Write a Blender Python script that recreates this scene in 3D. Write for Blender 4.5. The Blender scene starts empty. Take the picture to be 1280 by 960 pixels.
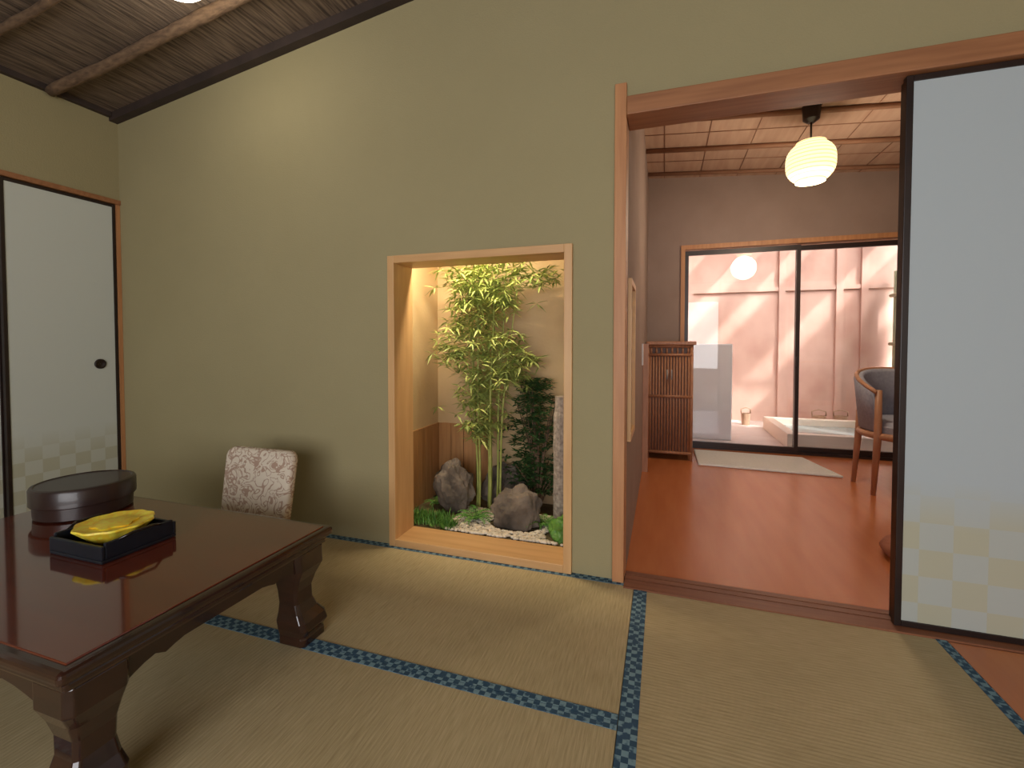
import bpy, bmesh, math, random
from mathutils import Vector, Matrix, noise
random.seed(7)
S = bpy.context.scene
C = bpy.context.collection
S.view_settings.view_transform = 'Standard'

# ------------------------------------------------------------------ materials
def lin(c):
    return tuple(((v/255)/12.92 if v/255 <= .04045 else ((v/255+.055)/1.055)**2.4) for v in c)+(1,)

def mat(name, c1, c2=None, rough=.6, scale=8, stretch=(1,1,1), bump=0, detail=4, spec=.5, emis=None, estr=0, coat=0, bscale=None):
    m = bpy.data.materials.new(name); m.use_nodes = True
    nt = m.node_tree; N = nt.nodes; L = nt.links
    b = N['Principled BSDF']
    b.inputs['Roughness'].default_value = rough
    b.inputs['Specular IOR Level'].default_value = spec
    b.inputs['Coat Weight'].default_value = coat
    b.inputs['Coat Roughness'].default_value = .05
    tc = N.new('ShaderNodeTexCoord'); mp = N.new('ShaderNodeMapping')
    mp.inputs['Scale'].default_value = stretch
    L.new(tc.outputs['Object'], mp.inputs['Vector'])
    nz = N.new('ShaderNodeTexNoise'); nz.inputs['Scale'].default_value = scale; nz.inputs['Detail'].default_value = detail
    L.new(mp.outputs[0], nz.inputs['Vector'])
    rp = N.new('ShaderNodeValToRGB')
    rp.color_ramp.elements[0].position = .3; rp.color_ramp.elements[1].position = .7
    rp.color_ramp.elements[0].color = lin(c1); rp.color_ramp.elements[1].color = lin(c2 or c1)
    L.new(nz.outputs['Fac'], rp.inputs['Fac'])
    L.new(rp.outputs[0], b.inputs['Base Color'])
    if bump:
        bp = N.new('ShaderNodeBump'); bp.inputs['Strength'].default_value = bump; bp.inputs['Distance'].default_value = .01
        if bscale:
            n2 = N.new('ShaderNodeTexNoise'); n2.inputs['Scale'].default_value = bscale; L.new(mp.outputs[0], n2.inputs['Vector'])
            L.new(n2.outputs['Fac'], bp.inputs['Height'])
        else:
            L.new(nz.outputs['Fac'], bp.inputs['Height'])
        L.new(bp.outputs[0], b.inputs['Normal'])
    if emis:
        b.inputs['Emission Color'].default_value = lin(emis); b.inputs['Emission Strength'].default_value = estr
    return m

M = {}
M['wall'] = mat('wall_plaster', (161,150,114), (165,154,118), .9, 2, (1,1,1), .12, bscale=140, spec=.15)
M['wall2'] = mat('wall_mauve', (152,130,118), (160,138,126), .9, 4, bump=.1, bscale=90, spec=.2)
M['wood'] = mat('hinoki_wood', (208,160,108), (222,178,124), .45, 6, (6,6,.5), .05)
M['woodx'] = mat('hinoki_wood_x', (204,156,104), (220,174,120), .45, 6, (.5,6,6), .05)
M['lintel'] = mat('lintel_wood', (146,96,62), (170,116,76), .5, 6, (.5,8,8), .05)
M['post'] = mat('post_wood', (180,122,80), (200,144,96), .5, 6, (8,8,.5), .05)
M['dark'] = mat('dark_frame', (34,24,22), (44,30,26), .35, 10)
M['bronze'] = mat('window_frame', (46,32,30), (56,40,36), .4, 10)
M['reed'] = mat('reed_ceiling', (66,54,46), (136,116,98), .95, 5, (18,1.2,1), .6, detail=8)
M['bark'] = mat('bark_pole', (86,66,50), (128,102,78), .9, 20, (1,3,3), .6)
M['beam'] = mat('dark_beam', (50,40,36), (66,52,46), .7, 10)
M['ofloor'] = mat('orange_floor', (194,114,66), (204,124,74), .26, 5, (3,.4,1), .015, spec=.5)
M['sill'] = mat('sill_wood', (128,78,54), (150,96,66), .5, 6, (.5,8,8))
M['tatcore'] = mat('tatami_base', (150,130,85))
M['black'] = mat('black_lacquer', (20,14,14), (28,20,18), .25, 8, coat=.3)
M['tabrim'] = mat('table_rim_lacquer', (38,20,16), (58,31,22), .2, 9, (1,1,4), .03, coat=.6)
M['tabtop'] = mat('table_top_lacquer', (94,38,22), (116,52,32), .1, 5, (.6,5,1), .006, coat=1)
M['boxlac'] = mat('lacquer_box', (42,27,25), (54,36,32), .35, 8, coat=.2)
M['navy'] = mat('navy_lacquer', (14,18,28), (20,26,38), .4, 8)
M['rock'] = mat('rock', (66,58,50), (124,110,96), .9, 9, bump=.8)
M['granite'] = mat('granite', (130,118,108), (185,170,156), .9, 60, bump=.4)
M['pebble'] = mat('pebbles', (186,172,152), (232,220,202), .8, 25)
M['soil'] = mat('soil', (84,70,48), (112,98,66), .95, 20, bump=.5)
M['gwall'] = mat('garden_plaster', (198,170,130), (206,180,140), .9, 4, bump=.1, bscale=60, spec=.1)
M['gwains'] = mat('garden_wainscot', (160,114,70), (184,136,86), .7, 6, (8,8,.6))
M['leafl'] = mat('bamboo_leaf', (108,130,58), (180,188,104), .5, 14)
M['culm'] = mat('bamboo_culm', (150,160,76), (186,190,106), .4, 20)
M['leafd'] = mat('shrub_leaf', (38,70,36), (80,112,60), .45, 20)
M['fern'] = mat('fern_leaf', (64,116,46), (112,158,66), .5, 20)
M['rug'] = mat('rug', (236,232,224), (246,242,236), .95, 60, bump=.3)
M['bam'] = mat('cabinet_bamboo', (154,102,72), (184,128,92), .45, 20, (4,4,1))
M['bamd'] = mat('cabinet_dark', (90,58,44), (104,68,50), .5, 20)
M['bucket'] = mat('bucket_wood', (176,146,120), (196,166,138), .6, 12, (6,6,1))
M['chrome'] = mat('metal_grey', (170,170,170), rough=.3)
M['grey'] = mat('grey_upholstery', (156,156,170), (172,172,184), .9, 60, bump=.2)
M['chairw'] = mat('chair_wood', (176,122,90), (196,142,108), .45, 8, (6,6,1))
M['pink'] = mat('cushion_fabric', (158,98,74), (174,112,88), .9, 30, bump=.2)
M['stone'] = mat('patio_stone', (206,192,184), (218,206,198), .8, 6)
M['cwall'] = mat('courtyard_plaster', (190,148,132), (222,190,174), .85, 2.2, (1,1,.7), .1)
M['white'] = mat('white_plaster', (236,230,230), (240,236,234), .8, 5)
M['fence'] = mat('fence_bamboo', (130,138,110), (174,174,144), .6, 12, (4,4,.6))
M['bath'] = mat('bath_wood', (230,216,198), (238,226,210), .5, 6, (.6,6,6))
M['water'] = mat('bath_water', (160,170,168), rough=.05)
M['ceil2'] = mat('ceiling_boards', (178,142,120), (194,160,136), .7, 5, (5,.5,1))
M['batten'] = mat('ceiling_batten', (134,94,70), (154,112,86), .6, 9, (1,6,6))
M['lampw'] = mat('lamp_white', (250,248,240), emis=(255,246,225), estr=6)
M['tube'] = mat('tube_emit', (255,240,200), emis=(255,225,160), estr=4)
M['glowpaper'] = mat('added_glow_paper', (235,235,228), emis=(225,235,250), estr=.6)  # glowing paper for the window added behind the camera

def nodes(name, rough=.5):
    m = bpy.data.materials.new(name); m.use_nodes = True
    nt = m.node_tree; b = nt.nodes['Principled BSDF']; b.inputs['Roughness'].default_value = rough
    return m, nt.nodes, nt.links, b

def tatami_mat(name, axis):
    m,N,L,b = nodes(name,.75)
    b.inputs['Specular IOR Level'].default_value = .3
    tc = N.new('ShaderNodeTexCoord')
    w = N.new('ShaderNodeTexWave'); w.bands_direction = axis; w.inputs['Scale'].default_value = 26
    w.inputs['Distortion'].default_value = .6; w.inputs['Detail Scale'].default_value=3
    L.new(tc.outputs['Object'], w.inputs['Vector'])
    mp = N.new('ShaderNodeMapping'); mp.inputs['Scale'].default_value = (4,90,1) if axis=='Y' else (90,4,1)
    mp2 = N.new('ShaderNodeTexNoise'); mp2.inputs['Scale'].default_value = 4; mp2.inputs['Detail'].default_value = 5
    L.new(tc.outputs['Object'], mp.inputs[0]); L.new(mp.outputs[0], mp2.inputs['Vector'])
    n3 = N.new('ShaderNodeTexNoise'); n3.inputs['Scale'].default_value = 2.5
    L.new(tc.outputs['Object'], n3.inputs['Vector'])
    add = N.new('ShaderNodeMath'); add.operation='MULTIPLY_ADD'; add.inputs[1].default_value=.09
    L.new(w.outputs['Fac'], add.inputs[0]); L.new(mp2.outputs['Fac'], add.inputs[2])
    ad2 = N.new('ShaderNodeMath'); ad2.operation='MULTIPLY_ADD'; ad2.inputs[1].default_value=.4
    L.new(n3.outputs['Fac'], ad2.inputs[0]); L.new(add.outputs[0], ad2.inputs[2])
    r = N.new('ShaderNodeValToRGB'); r.color_ramp.elements[0].position=.45; r.color_ramp.elements[1].position=1.1
    r.color_ramp.elements[0].color = lin((163,145,106)); r.color_ramp.elements[1].color = lin((200,182,142))
    L.new(ad2.outputs[0], r.inputs['Fac']); L.new(r.outputs[0], b.inputs['Base Color'])
    bp = N.new('ShaderNodeBump'); bp.inputs['Strength'].default_value=.12; bp.inputs['Distance'].default_value=.003
    L.new(w.outputs['Fac'], bp.inputs['Height']); L.new(bp.outputs[0], b.inputs['Normal'])
    return m
M['tatY'] = tatami_mat('tatami_weave_a','Y')
M['tatX'] = tatami_mat('tatami_weave_b','X')

def heri():
    m,N,L,b = nodes('heri_cloth',.8)
    tc = N.new('ShaderNodeTexCoord')
    ck = N.new('ShaderNodeTexChecker'); ck.inputs['Scale'].default_value = 60
    ck.inputs['Color1'].default_value = lin((42,76,100)); ck.inputs['Color2'].default_value = lin((122,154,166))
    L.new(tc.outputs['Object'], ck.inputs['Vector'])
    nz = N.new('ShaderNodeTexNoise'); nz.inputs['Scale'].default_value = 45
    L.new(tc.outputs['Object'], nz.inputs['Vector'])
    mx = N.new('ShaderNodeMix'); mx.data_type='RGBA'
    rr = N.new('ShaderNodeValToRGB'); rr.color_ramp.elements[0].position=.5; rr.color_ramp.elements[1].position=.62
    L.new(nz.outputs['Fac'], rr.inputs['Fac']); L.new(rr.outputs[0], mx.inputs['Factor'])
    L.new(ck.outputs['Color'], mx.inputs['A']); mx.inputs['B'].default_value = lin((46,80,106))
    L.new(mx.outputs['Result'], b.inputs['Base Color'])
    return m
M['heri'] = heri()

def fusuma_mat(name, axis, sq=.09, ztop=.50, white=(182,192,196), tint=(186,184,162)):
    m,N,L,b = nodes(name,.7)
    b.inputs['Specular IOR Level'].default_value=.2
    tc = N.new('ShaderNodeTexCoord'); sp = N.new('ShaderNodeSeparateXYZ'); L.new(tc.outputs['Object'], sp.inputs[0])
    def mth(op, a, bb):
        n = N.new('ShaderNodeMath'); n.operation = op
        for i,v in enumerate((a,bb)):
            if isinstance(v,(int,float)): n.inputs[i].default_value = v
            elif v is not None: L.new(v, n.inputs[i])
        return n.outputs[0]
    a = mth('FLOOR', mth('DIVIDE', sp.outputs[axis], sq), None)
    z = mth('FLOOR', mth('DIVIDE', sp.outputs['Z'], sq), None)
    par = mth('FLOORED_MODULO', mth('ADD', a, z), 2.0)
    fade = N.new('ShaderNodeMapRange'); fade.inputs['From Min'].default_value = ztop; fade.inputs['From Max'].default_value = ztop-.16
    L.new(sp.outputs['Z'], fade.inputs['Value'])
    nz = N.new('ShaderNodeTexNoise'); nz.inputs['Scale'].default_value=60; L.new(tc.outputs['Object'], nz.inputs['Vector'])
    base = mth('ADD', mth('MULTIPLY', par, .55), .45)
    f = mth('MULTIPLY', base, fade.outputs[0])
    mx = N.new('ShaderNodeMix'); mx.data_type='RGBA'
    mx.inputs['A'].default_value = lin(white); mx.inputs['B'].default_value = lin(tint)
    L.new(f, mx.inputs['Factor']); L.new(mx.outputs['Result'], b.inputs['Base Color'])
    bp = N.new('ShaderNodeBump'); bp.inputs['Strength'].default_value=.1; L.new(nz.outputs['Fac'], bp.inputs['Height']); L.new(bp.outputs[0], b.inputs['Normal'])
    return m
M['fusX'] = fusuma_mat('fusuma_paper_x','X')
M['fusY'] = fusuma_mat('fusuma_paper_y','Y', .07, .50, white=(206,210,202))

def floral():
    m,N,L,b = nodes('floral_upholstery',.9)
    tc = N.new('ShaderNodeTexCoord')
    nz = N.new('ShaderNodeTexNoise'); nz.inputs['Scale'].default_value=20; nz.inputs['Distortion'].default_value=1.8; nz.inputs['Detail'].default_value=1
    L.new(tc.outputs['Object'], nz.inputs['Vector'])
    r = N.new('ShaderNodeValToRGB'); e = r.color_ramp.elements
    e[0].position=.43; e[0].color=lin((220,206,186)); e[1].position=.47; e[1].color=lin((176,146,126))
    for p,c in ((.52,(176,146,126)),(.56,(220,206,186))):
        q=e.new(p); q.color=lin(c)
    L.new(nz.outputs['Fac'], r.inputs['Fac']); L.new(r.outputs[0], b.inputs['Base Color'])
    return m
M['floral'] = floral()

def yellow():
    m,N,L,b = nodes('yellow_dish_glaze',.4)
    tc = N.new('ShaderNodeTexCoord')
    v = N.new('ShaderNodeTexNoise'); v.inputs['Scale'].default_value=45; v.inputs['Distortion'].default_value=1; L.new(tc.outputs['Object'], v.inputs['Vector'])
    r = N.new('ShaderNodeValToRGB'); e=r.color_ramp.elements
    e[0].position=.42; e[0].color=lin((255,236,84)); e[1].position=.6; e[1].color=lin((252,210,56))
    L.new(v.outputs['Fac'], r.inputs['Fac']); L.new(r.outputs[0], b.inputs['Base Color'])
    return m
M['yellow']=yellow()

def lantern_mat():
    m,N,L,b = nodes('washi_lantern',.7)
    tc = N.new('ShaderNodeTexCoord'); w = N.new('ShaderNodeTexWave'); w.bands_direction='Z'; w.inputs['Scale'].default_value=14
    L.new(tc.outputs['Object'], w.inputs['Vector'])
    r = N.new('ShaderNodeValToRGB'); e=r.color_ramp.elements
    e[0].position=.05; e[0].color=lin((244,212,136)); e[1].position=.35; e[1].color=lin((255,242,196))
    L.new(w.outputs['Fac'], r.inputs['Fac']); L.new(r.outputs[0], b.inputs['Emission Color']); L.new(r.outputs[0], b.inputs['Base Color'])
    b.inputs['Emission Strength'].default_value=1.3
    return m
M['lantern']=lantern_mat()

def glass():
    m = bpy.data.materials.new('window_glass'); m.use_nodes=True
    N=m.node_tree.nodes; L=m.node_tree.links; N.clear()
    o=N.new('ShaderNodeOutputMaterial'); mx=N.new('ShaderNodeMixShader'); t=N.new('ShaderNodeBsdfTransparent'); g=N.new('ShaderNodeBsdfGlossy')
    g.inputs['Roughness'].default_value=.02; fr=N.new('ShaderNodeFresnel'); fr.inputs['IOR'].default_value=1.45
    L.new(fr.outputs[0],mx.inputs[0]); L.new(t.outputs[0],mx.inputs[1]); L.new(g.outputs[0],mx.inputs[2]); L.new(mx.outputs[0],o.inputs[0])
    return m
M['glass']=glass()

# ------------------------------------------------------------------ geometry helpers
def empty(name, loc=(0,0,0)):
    e = bpy.data.objects.new(name, None); e.location = loc; C.objects.link(e); e.empty_display_size=.1
    return e

def finish(o, m, parent=None, smooth=False, bevel=0, seg=2):
    if m: o.data.materials.append(M[m] if isinstance(m,str) else m)
    if parent:
        o.parent = parent
        o.matrix_parent_inverse = Matrix.Translation(-parent.location)
    if smooth:
        for p in o.data.polygons: p.use_smooth=True
    if bevel:
        b=o.modifiers.new('bevel','BEVEL'); b.width=bevel; b.segments=seg; b.limit_method='ANGLE'
    return o

def mesh(name, vs, fs, m, parent=None, **k):
    me = bpy.data.meshes.new(name); me.from_pydata([tuple(v) for v in vs],[],fs); me.update()
    bm=bmesh.new(); bm.from_mesh(me); bmesh.ops.recalc_face_normals(bm, faces=bm.faces); bm.to_mesh(me); bm.free()
    o = bpy.data.objects.new(name, me); C.objects.link(o)
    return finish(o,m,parent,**k)

BF=[(0,1,2,3),(7,6,5,4),(0,4,5,1),(1,5,6,2),(2,6,7,3),(3,7,4,0)]
def boxdata(x0,x1,y0,y1,z0,z1):
    return [(x0,y0,z0),(x1,y0,z0),(x1,y1,z0),(x0,y1,z0),(x0,y0,z1),(x1,y0,z1),(x1,y1,z1),(x0,y1,z1)]
def box(name,x0,x1,y0,y1,z0,z1,m,parent=None,bevel=0,**k):
    return mesh(name,boxdata(x0,x1,y0,y1,z0,z1),BF,m,parent,bevel=bevel,**k)
def multibox(name, L, m, parent=None, **k):
    vs=[];fs=[]
    for b in L:
        n=len(vs); vs+=boxdata(*b); fs+=[tuple(i+n for i in f) for f in BF]
    return mesh(name,vs,fs,m,parent,**k)

def tube_data(pts, rads, n=10):
    vs=[];fs=[]
    pts=[Vector(p) for p in pts]
    for i,p in enumerate(pts):
        d=(pts[min(i+1,len(pts)-1)]-pts[max(i-1,0)]).normalized()
        a=Vector((1,0,0))
        if abs(d.z)<.95: a=d.cross(Vector((0,0,1))).normalized()
        b=d.cross(a).normalized()
        for j in range(n):
            t=2*math.pi*j/n
            vs.append(p+(a*math.cos(t)+b*math.sin(t))*rads[i])
    for i in range(len(pts)-1):
        for j in range(n):
            fs.append((i*n+j,i*n+(j+1)%n,(i+1)*n+(j+1)%n,(i+1)*n+j))
    fs.append(tuple(range(n-1,-1,-1))); fs.append(tuple((len(pts)-1)*n+j for j in range(n)))
    return vs,fs
def tubes(name, LL, m, parent=None, n=10, smooth=True):
    vs=[];fs=[]
    for pts,r in LL:
        if isinstance(r,(int,float)): r=[r]*len(pts)
        v,f=tube_data(pts,r,n); k=len(vs); vs+=v; fs+=[tuple(i+k for i in q) for q in f]
    return mesh(name,vs,fs,m,parent,smooth=smooth)

def lathe(name, prof, cx, cy, m, parent=None, n=48, smooth=True, sx=1, sy=1, wob=None, split=True):
    vs=[];fs=[]
    for r,z in prof:
        for j in range(n):
            t=2*math.pi*j/n; rr=r*(wob(t) if wob else 1)
            vs.append((cx+rr*math.cos(t)*sx, cy+rr*math.sin(t)*sy, z))
    for i in range(len(prof)-1):
        for j in range(n): fs.append((i*n+j,i*n+(j+1)%n,(i+1)*n+(j+1)%n,(i+1)*n+j))
    fs.append(tuple(range(n))); fs.append(tuple((len(prof)-1)*n+j for j in range(n)))
    o=mesh(name,vs,fs,m,parent,smooth=smooth)
    if smooth and split:
        e=o.modifiers.new('split','EDGE_SPLIT'); e.split_angle=math.radians(32)
    return o

def extr_yz(name, poly, x0, x1, m, parent=None, **k):
    n=len(poly); vs=[(x0,y,z) for y,z in poly]+[(x1,y,z) for y,z in poly]
    fs=[tuple(range(n)),tuple(range(2*n-1,n-1,-1))]+[(i,(i+1)%n,n+(i+1)%n,n+i) for i in range(n)]
    return mesh(name,vs,fs,m,parent,**k)
def extr_xz(name, poly, y0, y1, m, parent=None, **k):
    n=len(poly); vs=[(x,y0,z) for x,z in poly]+[(x,y1,z) for x,z in poly]
    fs=[tuple(range(n)),tuple(range(2*n-1,n-1,-1))]+[(i,(i+1)%n,n+(i+1)%n,n+i) for i in range(n)]
    return mesh(name,vs,fs,m,parent,**k)

# ------------------------------------------------------------------ room shell
XL,XR,YB,YW,YW2 = -3.05, 2.2, -2.3, 1.85, 1.93
cz = lambda x: 2.284+.13*(x+3.03)
NX0,NX1,NZ = -1.215,-.35,1.355
def wallpoly(name,x0,x1,z0,z1=None,m='wall'):
    return [(x0,z0),(x1,z0),(x1,z1 if z1 else cz(x1)+.02),(x0,z1 if z1 else cz(x0)+.02)]
vs=[];fs=[]
for poly in (wallpoly('',XL-.08,NX0,-.03), wallpoly('',NX0,NX1,NZ), wallpoly('',NX1,-.16,-.03), wallpoly('',-.16,XR+.08,1.89)):
    k=len(vs); vs+=[(x,YW,z) for x,z in poly]+[(x,YW2,z) for x,z in poly]
    fs+=[tuple(k+i for i in f) for f in ((0,1,2,3),(7,6,5,4),(0,4,5,1),(1,5,6,2),(2,6,7,3),(3,7,4,0))]
mesh('wall_main',vs,fs,'wall')
box('wall_annex_front',XR+.08,2.68,YW,YW2,-.06,3.05,'wall2')
extr_yz('wall_left',[(YB,1.79),(YW,1.79),(YW,2.29),(YB,2.29)],XL-.08,XL,'wall')
box('wall_left_alcove',XL-.10,XL-.085,YB,YW,0,1.79,'wall')
box('wall_right',XR,XR+.08,YB,YW,-.03,3.0,'wall')
multibox('wall_rear',[(XL-.08,-1.6,YB-.08,YB,-.03,2.9),(1.6,XR+.08,YB-.08,YB,-.03,3.0),(-1.6,1.6,YB-.08,YB,-.03,.35),(-1.6,1.6,YB-.08,YB,1.95,2.95)],'wall')
w=empty('added_fill_window',(0,YB,1))  # invented window behind the camera, added to carry the fill light
box('paper',-1.6,1.6,YB-.05,YB-.045,.35,1.95,'glowpaper',w)
multibox('lattice',[(x,x+.02,YB-.045,YB-.02,.35,1.95) for x in [-1.6+i*.3975*.5 for i in range(17)]]+[(-1.6,1.6,YB-.045,YB-.025,z,z+.02) for z in (.35,.67,.99,1.31,1.63,1.93)],'wood',w)
mesh('ceiling',[(XL-.1,YB-.1,cz(XL-.1)),(XR+.1,YB-.1,cz(XR+.1)),(XR+.1,YW+.08,cz(XR+.1)),(XL-.1,YW+.08,cz(XL-.1)),
   (XL-.1,YB-.1,cz(XL-.1)+.06),(XR+.1,YB-.1,cz(XR+.1)+.06),(XR+.1,YW+.08,cz(XR+.1)+.06),(XL-.1,YW+.08,cz(XL-.1)+.06)],BF,'reed')
def pole(name,y,r,m='bark',wob=.25,parent=None):
    pts=[];rr=[]
    n=90
    for i in range(n+1):
        x=XL+.02+(XR-XL-.04)*i/n
        pts.append((x,y+.012*noise.noise(Vector((x*2,y*9,0))),cz(x)-r*.9+.008*noise.noise(Vector((x*3,y*5,4)))))
        rr.append(r*(1+wob*noise.noise(Vector((x*9,y*13,1)))))
    return tubes(name,[(pts,rr)],m,parent,n=12)
rf=empty('ceiling_rafters',(0,0,2.4))
for i,y in enumerate((1.53,1.215,.9,.58,.26,-.06,-.4,-.75,-1.1,-1.5,-1.9)):
    pole('pole_%d'%(i+1),y,.026 if i%2==0 else .018,parent=rf)
def sb(name,y0,y1,h,m):
    vs=[(XL,y0,cz(XL)-h),(XR,y0,cz(XR)-h),(XR,y1,cz(XR)-h),(XL,y1,cz(XL)-h),(XL,y0,cz(XL)),(XR,y0,cz(XR)),(XR,y1,cz(XR)),(XL,y1,cz(XL))]
    return mesh(name,vs,BF,m)
sb('trim_1',YW-.045,YW-.001,.045,'beam')
box('trim_2',XL,XL+.03,YB,YW-.05,2.255,2.283,'beam')

# floors
box('floor',XL-.1,XR+.1,YB-.1,YW2,-.08,-.04,'tatcore')
box('floor_boards',.872,XR,YB,YW-.06,-.04,0,'ofloor')
box('floor_annex',-.14,2.6,YW2+.0,4.45,-.06,0,'ofloor')
def tatami(name,x0,x1,y0,y1,along,h0=.025,h1=.025,m='tatY'):
    e=empty(name,((x0+x1)/2,(y0+y1)/2,0))
    box('core',x0,x1,y0,y1,-.04,-.001,m,e)
    if along=='X': hs=[(x0,x1,y0,y0+h0),(x0,x1,y1-h1,y1)]
    else: hs=[(x0,x0+h0,y0,y1),(x1-h1,x1,y0,y1)]
    multibox('border',[(a,b,c,d,-.0009,.0008) for a,b,c,d in hs],'heri',e)
tatami('tatami_mat',-1.88,-.1,1.145,1.849,'X',.024,.034,m='tatX')
tatami('tatami_mat',-1.88,-.1,.42,1.143,'X',.024,.024,m='tatX')
tatami('tatami_mat',-.098,.87,0.0,1.795,'Y',.048,.03)
tatami('tatami_mat',-3.04,-1.882,.42,1.845,'Y')
tatami('tatami_mat',-3.04,-1.3,-.5,.418,'X',m='tatX')
tatami('tatami_mat',-1.298,-.1,-.5,.418,'X',m='tatX')
tatami('tatami_mat',-.098,.87,-1.8,-.002,'Y')
tatami('tatami_mat',-1.9,-.1,-1.4,-.502,'X',m='tatX')
tatami('tatami_mat',-3.04,-1.902,-2.29,-.502,'Y')
tatami('tatami_mat',-1.9,-.1,-2.29,-1.402,'X',m='tatX')

# doorway trims
box('trim_post',-.185,-.14,YW-.02,YW2+.02,0,1.955,'post',bevel=.002)
box('trim_lintel',-.138,XR,YW-.045,YW2+.02,1.82,1.89,'lintel',bevel=.003)
multibox('trim_sill',[(-.138,XR,1.797,1.86,-.04,.004),(-.138,XR,1.868,1.895,-.04,.004),(-.138,XR,1.903,YW2,-.04,.004),(-.138,XR,1.797,YW2,-.04,-.004)],'sill')
def fusuma_x(name,x0,x1,y,z0=.0045,z1=1.819,paper='fusX'):
    e=empty(name,((x0+x1)/2,y,z0))
    f=.02
    box('paper',x0+f,x1-f,y+.004,y+.02,z0+f,z1-f,paper,e)
    multibox('frame',[(x0,x0+f,y,y+.024,z0,z1),(x1-f,x1,y,y+.024,z0,z1),(x0+f,x1-f,y,y+.024,z0,z0+f),(x0+f,x1-f,y,y+.024,z1-f,z1)],'dark',e,bevel=.002)
fusuma_x('door_1',.745,1.66,1.832)
fusuma_x('door_2',.755,1.63,1.872)
fusuma_x('door_3',1.662,2.19,1.832)
def fusuma_y(name,y0,y1,x,z0=.001,z1=1.762,handle=None):
    e=empty(name,(x,(y0+y1)/2,z0)); f=.016
    box('paper',x-.02,x-.004,y0+f,y1-f,z0+f,z1-f,'fusY',e)
    multibox('frame',[(x-.024,x,y0,y0+f,z0,z1),(x-.024,x,y1-f,y1,z0,z1),(x-.024,x,y0+f,y1-f,z0,z0+f),(x-.024,x,y0+f,y1-f,z1-f,z1)],'dark',e,bevel=.002)
    if handle:
        vs=[];fs=[];n=24
        for (r,dx) in ((.028,0),(.028,.006),(.021,.008),(.018,.002),(0.001,.002)):
            for j in range(n):
                t=2*math.pi*j/n; vs.append((x-.004+dx,handle[0]+r*math.cos(t),handle[1]+r*math.sin(t)))
        for i in range(4):
            for j in range(n): fs.append((i*n+j,i*n+(j+1)%n,(i+1)*n+(j+1)%n,(i+1)*n+j))
        mesh('pull',vs,fs,'dark',e,smooth=True)
fusuma_y('door_4',1.335,1.828,XL-.002,handle=(1.735,.835))
fusuma_y('door_5',.45,1.345,XL-.03)
fusuma_y('door_6',-.45,.46,XL-.002)
box('trim_4',XL-.07,XL+.012,YB,YW-.001,1.765,1.79,'lintel')
box('trim_5',XL-.07,XL+.004,1.83,YW-.001,0,1.765,'post')

# ------------------------------------------------------------------ niche frame and garden
nf=empty('niche_frame',(-.78,YW,0))
fw=.034
multibox('frame',[(NX0,NX0+fw,YW-.018,2.0,0.0,NZ),(NX1-fw,NX1,YW-.018,2.0,0.0,NZ)],'wood',nf,bevel=.002)
multibox('frame_rails',[(NX0+fw,NX1-fw,YW-.018,2.0,NZ-fw,NZ),(NX0+fw,NX1-fw,YW-.018,2.0,0.0,.034)],'woodx',nf,bevel=.002)
GX0,GX1,GY1,GZ=-1.33,-.225,2.55,1.6
box('wall_garden_back',GX0-.03,GX1,GY1,GY1+.03,-.05,GZ,'gwall')
box('wall_garden_left',GX0-.03,GX0,YW2+.001,GY1,-.05,GZ,'gwall')
box('ceiling_garden',GX0-.03,GX1,YW2+.001,GY1+.03,GZ,GZ+.03,'gwall')
box('floor_garden',GX0,GX1,YW2+.001,GY1,-.05,.022,'soil')
wl=[]
for i in range(7): wl.append((GX0+.001,GX0+.01,1.96+i*.084,1.96+i*.084+.08,.022,.46))
for i in range(4): wl.append((GX0+.012+i*.084,GX0+.012+i*.084+.08,GY1-.01,GY1-.001,.022,.46))
multibox('trim_wainscot',wl,'gwains')
cz2=lambda x: 2.48-.08*(x+.14)
multibox('wall_annex_left',[(-.22,-.14,YW2+.021,2.0,-.03,2.5),(-.22,-.14,2.25,4.55,-.03,2.5),(-.22,-.14,2.0,2.25,-.03,.56),(-.22,-.14,2.0,2.25,1.2,2.5)],'wall2')
sw=empty('window_2',(-.14,2.12,.9))
multibox('frame',[(-.215,-.125,1.975,2.0,.535,1.225),(-.215,-.125,2.25,2.275,.535,1.225),(-.215,-.125,2.0,2.25,.535,.56),(-.215,-.125,2.0,2.25,1.2,1.225)],'wood',sw)
tubes('slats',[([(-.17,2.0,.585+i*.05),(-.17,2.25,.585+i*.05)],.013) for i in range(12)],'wood',sw)

def blob(name,c,s,m,parent=None,amp=.3,freq=2.0,seed=0,sub=4,cut=None):
    bm=bmesh.new(); bmesh.ops.create_icosphere(bm,subdivisions=sub,radius=1)
    for v in bm.verts:
        d=1+amp*noise.noise(v.co*freq+Vector((seed,seed*2,0)))+amp*.4*noise.noise(v.co*freq*3+Vector((seed,0,0)))
        v.co=Vector((v.co.x*s[0]*d+c[0],v.co.y*s[1]*d+c[1],v.co.z*s[2]*d+c[2]))
        if cut is not None and v.co.z<cut: v.co.z=cut
    me=bpy.data.meshes.new(name); bm.to_mesh(me); bm.free()
    o=bpy.data.objects.new(name,me); C.objects.link(o)
    return finish(o,m,parent,smooth=False)
blob('garden_rock',(-1.09,2.28,.15),(.105,.07,.15),'rock',seed=1,cut=.0225)
blob('garden_rock',(-.70,2.18,.09),(.125,.07,.13),'rock',seed=5,cut=.0225)
blob('garden_rock',(-.86,2.46,.12),(.13,.05,.13),'rock',seed=12,cut=.0225)
blob('garden_rock',(-1.22,2.46,.1),(.08,.06,.12),'rock',seed=15,cut=.0225)
blob('mossy_rock',(-.44,2.12,.06),(.07,.07,.07),'fern',seed=9,cut=.0225)
pp=[]
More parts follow.
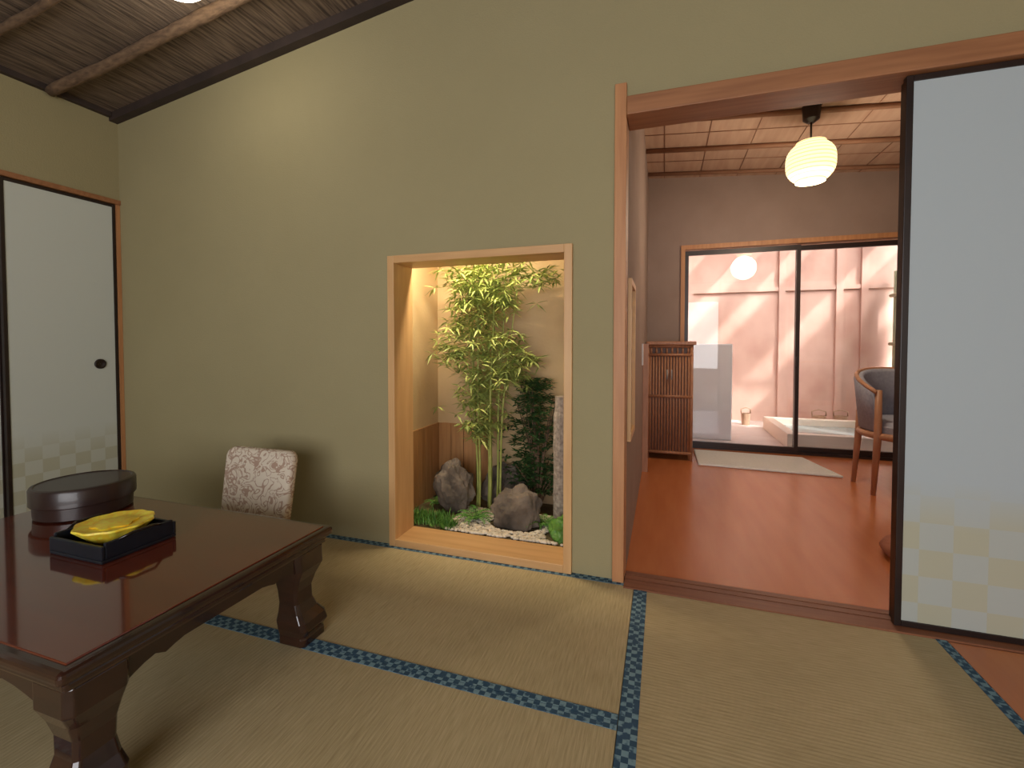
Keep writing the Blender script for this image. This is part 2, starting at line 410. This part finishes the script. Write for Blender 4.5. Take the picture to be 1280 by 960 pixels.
for i in range(14):
    z=.023+.66*i/13
    pp.append((.042*(1+.08*noise.noise(Vector((z*8,1,1)))) if i<12 else .034,z))
lathe('stone_post',pp,-.485,2.27,'granite',n=16,smooth=False)
def pebbles():
    vs=[];fs=[]
    bm=bmesh.new(); bmesh.ops.create_icosphere(bm,subdivisions=1,radius=1)
    bv=[v.co.copy() for v in bm.verts]; bf=[tuple(v.index for v in f.verts) for f in bm.faces]; bm.free()
    for i in range(2800):
        x=random.uniform(-1.03,-.26); y=random.uniform(2.02,2.34)
        if math.hypot((x+.70)/.145,(y-2.18)/.095)<1 or math.hypot(x+.44,y-2.12)<.095 or math.hypot(x+.485,y-2.27)<.055: continue
        r=random.uniform(.007,.013); a=random.uniform(0,6.3); sx=random.uniform(.8,1.4)
        k=len(vs)
        for v in bv:
            X=v.x*sx*r; Y=v.y*r
            vs.append((x+X*math.cos(a)-Y*math.sin(a),y+X*math.sin(a)+Y*math.cos(a),.032+v.z*r*.7))
        fs+=[tuple(q+k for q in f) for f in bf]
    mesh('pebble_bed',vs,fs,'pebble',smooth=True)
pebbles()
def leaf(vs,fs,p,d,l,w,fold=.15,droop=.3):
    d=Vector(d).normalized(); up=Vector((0,0,1)); s=d.cross(up)
    if s.length<.05: s=Vector((1,0,0))
    s.normalize(); s=(s+up*random.uniform(-.5,.5)).normalized(); nrm=s.cross(d).normalized()
    k=len(vs); p=Vector(p)
    m1=p+d*l*.4-Vector((0,0,droop*l*.1)); tip=p+d*l-Vector((0,0,droop*l*.5))
    vs+= [p, m1+s*w*.5+nrm*w*fold, m1, m1-s*w*.5+nrm*w*fold, tip]
    fs+= [(k,k+2,k+1),(k,k+3,k+2),(k+1,k+2,k+4),(k+2,k+3,k+4)]
def mesh_raw(name,vs,fs,m,parent=None):
    me=bpy.data.meshes.new(name); me.from_pydata([tuple(v) for v in vs],[],fs); me.update()
    o=bpy.data.objects.new(name,me); C.objects.link(o); return finish(o,m,parent)
bb=empty('bamboo_plant',(-.93,2.36,.02))
culms=[];lv=[];lf=[];twigs=[]
cx=[(-1.0,2.39,1.36,-.05),(-.965,2.34,1.40,-.02),(-.93,2.39,1.42,.0),(-.90,2.33,1.32,.03),(-.875,2.38,1.38,.06),(-.85,2.35,1.22,.1),(-.985,2.36,1.15,-.06),(-.91,2.37,1.2,.02)]
for x,y,h,dx in cx:
    pts=[(x+dx*(i/10)**2,y+.010*math.sin(i),.023+(h-.023)*i/10) for i in range(11)]
    culms.append((pts,[.0068-.0035*i/10 for i in range(11)]))
tubes('culms',culms,'culm',bb,n=8)
clusters=[(-.93,1.34,.17),(-1.0,1.27,.16),(-.84,1.28,.17),(-.70,1.32,.13),(-1.06,1.33,.12),(-.98,1.14,.13),(-.88,1.12,.15),(-1.04,1.04,.11),(-.93,1.22,.15),(-1.02,1.18,.13),
 (-.95,1.0,.14),(-1.1,.93,.13),(-1.02,.88,.13),(-.88,.92,.13),(-.74,.86,.14),(-.66,.88,.09),(-.82,.80,.13),(-.97,.76,.14),(-.9,.68,.14),(-1.0,.62,.12),(-.86,.55,.11),(-.78,.97,.09),(-.60,1.3,.10),(-.8,1.16,.11),(-.93,.46,.10),(-.72,.78,.1),(-.97,.5,.08)]
for X,Z,R in clusters:
    X=X*1.03
    for k in range(int(R*230)):
        p=Vector((X+random.gauss(0,R*.42),2.34+random.gauss(0,.05),Z+random.gauss(0,R*.36)))
        p.y=min(max(p.y,2.15),2.48); p.z=min(p.z,1.5)
        base=Vector((-.93+random.uniform(-.05,.05),2.36,p.z-.05))
        if k%4==0: twigs.append(([base,(base+p)/2+Vector((0,0,.02)),p],[.002,.0015,.001]))
        a0=random.uniform(0,6.28)
        for j in range(6):
            a=a0+j*1.0+random.uniform(-.3,.3)
            leaf(lv,lf,p,(math.cos(a),math.sin(a)*.6,random.uniform(-.6,.5)),random.uniform(.045,.08),random.uniform(.010,.015))
lv=[Vector((v[0],min(v[1],2.54),v[2])) for v in lv]
tubes('twigs',twigs,'culm',bb,n=5)
mesh_raw('leaves',lv,lf,'leafl',bb)
sh=empty('garden_shrub',(-.63,2.4,.02)); lv=[];lf=[];st=[]
for k in range(480):
    z=random.uniform(.12,.75); w=.155*(1-abs((z-.38)/.42)**2*.6)
    p=Vector((-.665+random.gauss(0,w*.5),2.43+random.gauss(0,.03),z)); p.y=min(p.y,2.49); p.x=min(p.x,-.53)
    if k%14==0: st.append(([(-.65,2.42,.023),(-.65+(p.x+.65)*.4,2.42,z*.6),p],[.006,.004,.002]))
    a0=random.uniform(0,6.28)
    for j in range(6):
        a=a0+j*1.05
        leaf(lv,lf,p,(math.cos(a),math.sin(a),random.uniform(-.2,.7)),random.uniform(.03,.048),.016)
tubes('stems',st,'bark',sh,n=6); mesh_raw('leaves',lv,lf,'leafd',sh)
def fern(name,x,y,z,n,l):
    lv=[];lf=[]
    e=empty(name,(x,y,z))
    ribs=[]
    for k in range(n):
        a=2*math.pi*k/n+random.uniform(-.2,.2); L_=l*random.uniform(.75,1.1)
        pr=[]
        for i in range(12):
            s=i/11; pr.append(Vector((x+math.cos(a)*L_*s*.85, y+math.sin(a)*L_*s*.85, z+L_*(.95*s-.75*s*s))))
        ribs.append((pr,[.0015]*12))
        for i in range(1,12):
            d=(pr[i]-pr[i-1]).normalized(); side=d.cross(Vector((0,0,1))).normalized()
            for sg in (-1,1):
                leaf(lv,lf,pr[i],side*sg+d*.5,L_*.28*(1-i/14),L_*.07)
    tubes('ribs',ribs,'fern',e,n=4); mesh_raw('fronds',lv,lf,'fern',e)
fern('garden_fern',-.925,2.17,.03,14,.14)
fern('garden_fern',-.565,2.21,.03,12,.12)
fern('garden_fern',-.38,2.2,.04,10,.10)
fern('garden_fern',-1.22,2.32,.03,10,.10)
lv=[];lf=[]
for k in range(900):
    x=random.uniform(-1.29,-1.04); y=random.uniform(2.03,2.18)
    if random.random()<.3: x=random.uniform(-1.04,-.98); y=random.uniform(2.02,2.08)
    leaf(lv,lf,(x,y,.0225),(random.gauss(0,.4),random.gauss(0,.3),1),random.uniform(.03,.07),.006)
lv=[Vector((max(v[0],GX0+.015),max(v[1],2.004),v[2])) for v in lv]
mesh_raw('grass_tuft',lv,lf,'fern')
gl=empty('garden_lamp',(-.8,2.06,1.57))
box('housing',-1.3,-.7,2.03,2.09,1.565,1.598,'white',gl)
tubes('tube',[([(-1.28,2.06,1.555),(-.72,2.06,1.555)],.012)],'tube',gl)
def area(name,loc,rot,sx,sy,power,col,parent=None):
    l=bpy.data.lights.new(name,'AREA'); l.shape='RECTANGLE'; l.size=sx; l.size_y=sy; l.energy=power; l.color=col
    o=bpy.data.objects.new(name,l); o.location=loc; o.rotation_euler=rot; C.objects.link(o)
    if parent: o.parent=parent; o.matrix_parent_inverse=Matrix.Translation(-parent.location)
    return o
area('light',(-1.0,2.06,1.535),(0.25,0,0),.55,.05,11,(1,.86,.6),gl)

# ------------------------------------------------------------------ annex room
vs=[(-.22,YW2,cz2(-.22)),(2.7,YW2,cz2(2.7)),(2.7,4.55,cz2(2.7)),(-.22,4.55,cz2(-.22))]
mesh('ceiling_annex',vs+[(x,y,z+.05) for x,y,z in vs],BF,'ceil2')
bl=[]
for y,r in ((2.3,.014),(2.8,.014),(3.29,.016),(3.78,.018),(4.3,.016)):
    bl.append(([(-.14,y,cz2(-.14)-r),(2.6,y,cz2(2.6)-r)],r))
tubes('trim_6',bl,'batten')
tubes('trim_7',[([(x,YW2+.02,cz2(x)-.002),(x,4.44,cz2(x)-.002)],.003) for x in [-.0+.3*i for i in range(9)]]+[([(-.14,y,cz2(-.14)-.002),(2.6,y,cz2(2.6)-.002)],.003) for y in (2.55,3.05,3.53,4.05)],'batten',n=6)
multibox('wall_annex_back',[(-.22,.165,4.45,4.55,-.03,2.5),(.165,2.68,4.45,4.55,1.81,2.5),(2.34,2.68,4.45,4.55,-.03,1.81)],'wall2')
box('wall_annex_right',2.6,2.68,YW2,4.45,-.03,2.4,'wall2')
multibox('trim_8',[(.15,.185,4.43,4.56,0,1.84),(2.3,2.34,4.43,4.56,0,1.84),(.185,2.3,4.43,4.56,1.80,1.84)],'post')
gd=empty('window_3',(1.2,4.5,0))
f=.03
def pane(n,x0,x1,y):
    multibox('sash_%d'%n,[(x0,x0+f,y,y+.03,.02,1.79),(x1-f,x1,y,y+.03,.02,1.79),(x0+f,x1-f,y,y+.03,.02,.06),(x0+f,x1-f,y,y+.03,1.75,1.79)],'bronze',gd)
    box('glass_%d'%n,x0+f,x1-f,y+.012,y+.016,.06,1.75,'glass',gd)
pane(1,.187,1.105,4.455); pane(2,1.08,2.0,4.495); pane(3,1.99,2.298,4.455)
box('track',.187,2.298,4.45,4.56,0,.02,'bronze',gd)
box('latch',1.08,1.10,4.44,4.455,.76,.84,'bronze',gd)
box('switch_plate',-.139,-.13,3.3,3.37,.8,.95,'white')
box('trim_9',-.139,-.10,3.5,3.54,0,.95,'chairw')

cb=empty('bamboo_cabinet',(.05,4.1,0))
x0,x1,y0,y1,z1=-.13,.235,3.93,4.3,.97
box('carcass',x0+.01,x1-.01,y0+.02,y1,.05,z1-.03,'bamd',cb)
box('top',x0-.0,x1+.02,y0-.02,y1,z1-.03,z1,'bam',cb,bevel=.006)
tubes('posts',[([(x,y,0),(x,y,z1-.03)],.014) for x in (x0+.014,x1-.014) for y in (y0+.012,y1-.015)],'bam',cb)
tubes('rails',[([(x0+.01,y0+.006,z),(x1-.01,y0+.006,z)],.012) for z in (.06,.52,.86,.93)],'bam',cb)
sl=[]
nn=14
for i in range(nn):
    x=x0+.035+(x1-x0-.07)*i/(nn-1)
    sl.append(([(x,y0+.012,.07),(x,y0+.012,.85)],.0085))
for i in range(8):
    x=x0+.04+(x1-x0-.08)*i/7
    sl.append(([(x,y0+.012,.87),(x,y0+.012,.92)],.008))
tubes('slats',sl,'bam',cb,n=8)
tubes('handles',[([(.035,y0-.012,.66),(.035,y0-.018,.7),(.035,y0-.012,.74)],.005),([(.07,y0-.012,.66),(.07,y0-.018,.7),(.07,y0-.012,.74)],.005)],'chrome',cb)

rv=[(.27,3.82),(1.22,3.77),(1.10,4.30),(.27,4.33)]
mesh('door_mat',[(x,y,.001) for x,y in rv]+[(x,y,.016) for x,y in rv],BF,'rug',bevel=.005)

# lantern
lt=empty('pendant_lantern',(.85,3.26,2.4))
prof=[]
zc=2.062
for i in range(33):
    t=-1+2*i/32
    r=.133*(1-abs(t)**3.0*.42)*(1+.008*math.cos(i*math.pi))
    prof.append((r,zc+t*.112))
lathe('shade',prof,.85,3.26,'lantern',lt,split=False)
lathe('top_ring',[(.08,zc+.112),(.08,zc+.12),(.02,zc+.125)],.85,3.26,'lantern',lt)
lathe('base_ring',[(.02,zc-.122),(.08,zc-.12),(.08,zc-.112)],.85,3.26,'lantern',lt)
tubes('cord',[([(.85,3.26,zc+.12),(.85,3.26,2.36)],.006)],'dark',lt)
lathe('canopy',[(.02,2.30),(.045,2.32),(.05,2.39),(.05,2.402)],.85,3.26,'dark',lt,n=24)
l=bpy.data.lights.new('bulb','POINT'); l.energy=24; l.color=(1,.86,.66); l.shadow_soft_size=.13
o=bpy.data.objects.new('bulb',l); o.location=(.85,3.26,1.80); C.objects.link(o); o.parent=lt; o.matrix_parent_inverse=Matrix.Translation(-lt.location)

# tub armchair
CX,CY=1.53,3.56
ch=empty('tub_armchair',(CX,CY,0))
fa=math.radians(-78)
def arcpt(th,r,z): 
    a=fa+math.pi+th
    return (CX+r*math.cos(a),CY+r*math.sin(a),z)
def shell(name,r0,r1,zb,ztop,span,m):
    n=36;vs=[];fs=[]
    for i in range(n+1):
        th=math.radians(-span+2*span*i/n); q=abs(i/n*2-1)
        zt=ztop-.13*q**2.2
        ring=[(r0,zb),(r1,zb),(r1+.03,zt-.01),(r1+.02,zt+.012),(r0+.015,zt+.012),(r0+.01,zt-.01)]
        for r,z in ring: vs.append(arcpt(th,r,z))
    k=6
    for i in range(n):
        for j in range(k): fs.append((i*k+j,i*k+(j+1)%k,(i+1)*k+(j+1)%k,(i+1)*k+j))
    fs.append(tuple(range(k))); fs.append(tuple(n*k+j for j in range(k)))
    return mesh(name,vs,fs,m,ch,smooth=True)
shell('back_shell',.25,.285,.40,.765,105,'grey')
tubes('rim',[([arcpt(math.radians(-108+216*i/36),.30,.775-.13*abs(i/18-1)**2.2) for i in range(37)],.013)],'chairw',ch)
tubes('rim_lower',[([arcpt(math.radians(360*i/36),.275,.37) for i in range(37)],.022)],'chairw',ch)
lathe('seat',[(.1,.36),(.26,.37),(.265,.43),(.24,.46),(.1,.47)],CX,CY,'grey',ch)
lg=[]
for th in (-108,-50,50,108):
    a=arcpt(math.radians(th),.285,.66 if abs(th)>100 else .5); b=arcpt(math.radians(th),.31,.0)
    lg.append(([a,arcpt(math.radians(th),.285,.37),b],[.018,.022,.014]))
tubes('legs',lg,'chairw',ch)
zb=empty('floor_cushion',(1.12,2.42,0))
lathe('pad',[(.13,.001),(.17,.012),(.185,.035),(.17,.06),(.10,.072),(.02,.07)],1.12,2.42,'pink',zb,split=False)

# ------------------------------------------------------------------ courtyard
box('ground_patio',-.3,4.2,4.56,6.6,-.2,-.02,'stone')
box('wall_courtyard',-.3,4.2,6.4,6.5,-.02,2.9,'cwall')
box('wall_courtyard_left',-.36,-.3,4.56,6.4,-.02,2.9,'cwall')
multibox('trim_10',[(x,x+.07,6.36,6.4,-.02,2.9) for x in (.3,1.35,1.95,2.2)]+[(-.3,4.2,6.37,6.4,1.6,1.65)],'cwall')
multibox('added_streak_slats',[(x,x+w_,4.75,6.38,2.72,2.76) for x,w_ in ((-.25,.5),(.5,.35),(1.1,.4),(1.75,.3),(2.3,.6),(3.2,.4),(3.85,.35))]+[(-.25,4.2,y,y+.06,2.66,2.719) for y in (4.8,6.25)],'bath')  # unseen overhead slats, added to break the sun into diagonal streaks
box('partition_panel',-.1,.66,5.0,5.07,-.02,.95,'white',bevel=.01)
fn=empty('bamboo_fence',(2.5,5.5,0))
tubes('canes',[([(2.5,4.9+i*.055,-.02),(2.5,4.9+i*.055,1.75+random.uniform(-.03,.03))],.024) for i in range(26)],'fence',fn)
tubes('rails',[([(2.47,4.88,z),(2.47,6.32,z)],.02) for z in (.4,.95,1.5)],'fence',fn)
bt=empty('wooden_bath',(1.7,5.3,0))
bx0,bx1,by0,by1=1.1,2.2,4.78,5.85
multibox('rim',[(bx0,bx1,by0,by0+.09,-.02,.12),(bx0,bx1,by1-.09,by1,-.02,.12),(bx0,bx0+.09,by0+.09,by1-.09,-.02,.12),(bx1-.09,bx1,by0+.09,by1-.09,-.02,.12)],'bath',bt,bevel=.006)
box('water',bx0+.09,bx1-.09,by0+.09,by1-.09,-.019,.05,'water',bt)
for k,(x,y,r) in enumerate(((1.72,6.1,.07),(1.95,6.15,.07),(.95,6.05,.05))):
    e=empty('wash_bucket',(x,y,0))
    lathe('tub',[(r*.85,-.02),(r,.12),(r*.9,.12),(r*.8,.03)],x,y,'bucket',e,n=24)
    tubes('handle',[([(x-r,y,.12),(x-r,y,.17),(x,y,.19),(x+r,y,.17),(x+r,y,.12)],.007)],'bucket',e,n=6)

# ------------------------------------------------------------------ low table
tb=empty('low_table',(-1.6,.88,0))
TX0,TX1,TY0,TY1=-2.17,-1.033,.51,1.237
H=.35
box('top_slab',TX0,TX1,TY0,TY1,H-.032,H-.003,'tabrim',tb,bevel=.011,seg=3)
box('top_panel',TX0+.022,TX1-.022,TY0+.022,TY1-.022,H-.01,H,'tabtop',tb,bevel=.002)
box('moulding',TX0+.015,TX1-.015,TY0+.015,TY1-.015,H-.055,H-.032,'tabrim',tb,bevel=.008)
def apron_poly(a,b):
    p=[(a,H-.055),(b,H-.055)]
    n=24
    for i in range(n+1):
        s=1-i/n; x=a+(b-a)*s
        q=min(s,1-s)
        d=.09+.04*max(0,1-q/.18)**1.5 + .014*math.exp(-((q-.22)/.03)**2)
        p.append((x,H-d))
    return p
ai=.035
extr_xz('apron_front',apron_poly(TX0+.1,TX1-.1),TY0+ai,TY0+ai+.022,'tabrim',tb)
extr_xz('apron_rear',apron_poly(TX0+.1,TX1-.1),TY1-ai-.022,TY1-ai,'tabrim',tb)
extr_yz('apron_left',apron_poly(TY0+.1,TY1-.1),TX0+ai,TX0+ai+.022,'tabrim',tb)
extr_yz('apron_right',apron_poly(TY0+.1,TY1-.1),TX1-ai-.022,TX1-ai,'tabrim',tb)
def leg(n,cx,cy,sx,sy):
    pr=[(H-.055,.058,0),(.27,.058,0),(.24,.057,.002),(.205,.047,-.004),(.17,.039,-.006),(.13,.038,-.004),(.10,.045,.0),(.075,.056,.006),(.05,.058,.010),(.03,.05,.006),(.022,.052,.008),(.0,.052,.008)]
    vs=[];fs=[];k=8
    for z,h,o in pr:
        x=cx+sx*o; y=cy+sy*o; c=h*.78
        for dx,dy in ((-c,-h),(c,-h),(h,-c),(h,c),(c,h),(-c,h),(-h,c),(-h,-c)): vs.append((x+dx,y+dy,z))
    for i in range(len(pr)-1):
        for j in range(k): fs.append((i*k+j,i*k+(j+1)%k,(i+1)*k+(j+1)%k,(i+1)*k+j))
    fs.append(tuple(range(k))); fs.append(tuple((len(pr)-1)*k+j for j in range(k)))
    mesh('leg_%d'%n,vs,fs,'tabrim',tb,bevel=.003)
li=.078
leg(1,TX1-li,TY1-li,1,1); leg(2,TX1-li,TY0+li,1,-1); leg(3,TX0+li,TY1-li,-1,1); leg(4,TX0+li,TY0+li,-1,-1)

rb=empty('round_lacquer_box',(-2.0,1.07,H))
RX,RY=-1.975,1.065
lathe('body',[(.125,H+.0005),(.134,H+.006),(.136,H+.052)],RX,RY,'boxlac',rb,n=64)
lathe('lid',[(.142,H+.047),(.144,H+.05),(.144,H+.10),(.140,H+.107),(.132,H+.109),(.128,H+.106),(.02,H+.106)],RX,RY,'boxlac',rb,n=64)
tr=empty('lacquer_tray',(-1.545,.905,H))
tx,ty,hw,hd=-1.545,.905,.112,.10
z0=H+.0005
multibox('tray_box',[(tx-hw,tx+hw,ty-hd,ty+hd,z0,z0+.01),(tx-hw,tx+hw,ty-hd,ty-hd+.01,z0+.01,z0+.048),(tx-hw,tx+hw,ty+hd-.01,ty+hd,z0+.01,z0+.048),
  (tx-hw,tx-hw+.01,ty-hd+.01,ty+hd-.01,z0+.01,z0+.056),(tx+hw-.01,tx+hw,ty-hd+.01,ty+hd-.01,z0+.01,z0+.056)],'navy',tr,bevel=.003)
tubes('handles',[([(tx+s*(hw-.005),ty-.06,z0+.052),(tx+s*(hw+.01),ty-.03,z0+.064),(tx+s*(hw+.01),ty+.03,z0+.064),(tx+s*(hw-.005),ty+.06,z0+.052)],.004) for s in (-1,1)],'black',tr,n=6)
ds=empty('yellow_dish',(tx,ty,z0))
lathe('dish',[(.04,z0+.0105),(.05,z0+.02),(.078,z0+.05),(.094,z0+.066),(.092,z0+.071),(.076,z0+.067),(.045,z0+.063),(.01,z0+.063)],tx,ty,'yellow',ds,n=96,sx=1.0,sy=1.0,wob=lambda t:1+.03*math.cos(10*t))
lathe('inner_flower',[(.05,z0+.0635),(.052,z0+.068),(.03,z0+.071),(.005,z0+.071)],tx,ty,'yellow',ds,n=64,wob=lambda t:1+.12*math.cos(6*t))
zs=empty('floor_chair',(-1.67,1.55,0))
def rounded_slab(name,cx,w,z0,z1,y0,th,tilt,m,parent,cr=.06):
    n=8
    hw=w/2; h=z1-z0
    out=[]
    for (ox,oz,a0) in ((hw-cr,h-cr,0),(-hw+cr,h-cr,90),(-hw+.02,.02,180),(hw-.02,.02,270)):
        r=cr if a0<180 else .02
        for i in range(n+1):
            a=math.radians(a0+90*i/n); out.append((ox+r*math.cos(a),oz+r*math.sin(a)))
    N_=len(out); vs=[];fs=[]
    layers=((-.5,.94),(-.4,.985),(-.15,1),(.15,1),(.4,.985),(.5,.94))
    for t,s in layers:
        for x,z in out:
            xx=x*s*(1-.06*(1-z/h)); zz=(z-h/2)*s+h/2
            vs.append((cx+xx, y0+t*th+zz*tilt-.25*(xx*xx), z0+zz))
    for i in range(len(layers)-1):
        for j in range(N_): fs.append((i*N_+j,i*N_+(j+1)%N_,(i+1)*N_+(j+1)%N_,(i+1)*N_+j))
    fs.append(tuple(range(N_))); fs.append(tuple((len(layers)-1)*N_+j for j in range(N_)))
    return mesh(name,vs,fs,m,parent,smooth=True)
rounded_slab('backrest',-1.68,.375,.06,.485,1.50,.045,.16,'floral',zs,cr=.04)
box('seat_pad',-1.86,-1.49,1.13,1.52,.02,.07,'floral',zs,bevel=.02,seg=4)
box('base',-1.85,-1.50,1.12,1.53,.001,.02,'dark',zs,bevel=.004)

LX,LY=-1.82,1.31
cl=empty('ceiling_lamp',(LX,LY,2.42))
lathe('shade',[(.03,2.335),(.085,2.34),(.1,2.355),(.1,2.38),(.06,2.39)],LX,LY,'lampw',cl)
tubes('stem',[([(LX,LY,2.39),(LX,LY,cz(LX)-.001)],.02)],'black',cl)
l=bpy.data.lights.new('bulb','POINT'); l.energy=3; l.color=(1,.92,.78); l.shadow_soft_size=.1
o=bpy.data.objects.new('bulb',l); o.location=(LX,LY,2.2); C.objects.link(o); o.parent=cl; o.matrix_parent_inverse=Matrix.Translation(-cl.location)

# ------------------------------------------------------------------ light
a=area('added_fill_light',(0,YB+.02,1.15),(math.radians(90),0,0),3.0,1.5,84,(.98,.98,1.0))  # added fill light for the main room, set at the invented rear window
sun=bpy.data.lights.new('sun','SUN'); sun.energy=5; sun.angle=.035; sun.color=(1,.97,.94)
so=bpy.data.objects.new('sun',sun); C.objects.link(so)
so.rotation_euler=Vector((-1.0,.8,-1.15)).to_track_quat('-Z','Y').to_euler()
W=bpy.data.worlds.new('World'); S.world=W; W.use_nodes=True
N=W.node_tree.nodes; L=W.node_tree.links
sk=N.new('ShaderNodeTexSky'); sk.sky_type='NISHITA'; sk.sun_disc=False; sk.sun_elevation=math.radians(50); sk.sun_rotation=math.radians(150)
sk.dust_density=6; sk.air_density=.7
hs=N.new('ShaderNodeHueSaturation'); hs.inputs['Saturation'].default_value=.4
bg=N['Background']; bg.inputs['Strength'].default_value=.7
L.new(sk.outputs[0],hs.inputs['Color']); L.new(hs.outputs[0],bg.inputs['Color'])

# ------------------------------------------------------------------ camera
cam=bpy.data.cameras.new('camera'); co=bpy.data.objects.new('camera',cam); C.objects.link(co)
cam.sensor_width=36; cam.lens=570/1280*36; cam.shift_y=-34/1280; cam.clip_start=.02
co.location=(0,0,.948)
co.rotation_euler=(math.radians(90-1.6),0,math.radians(18.3))
S.camera=co
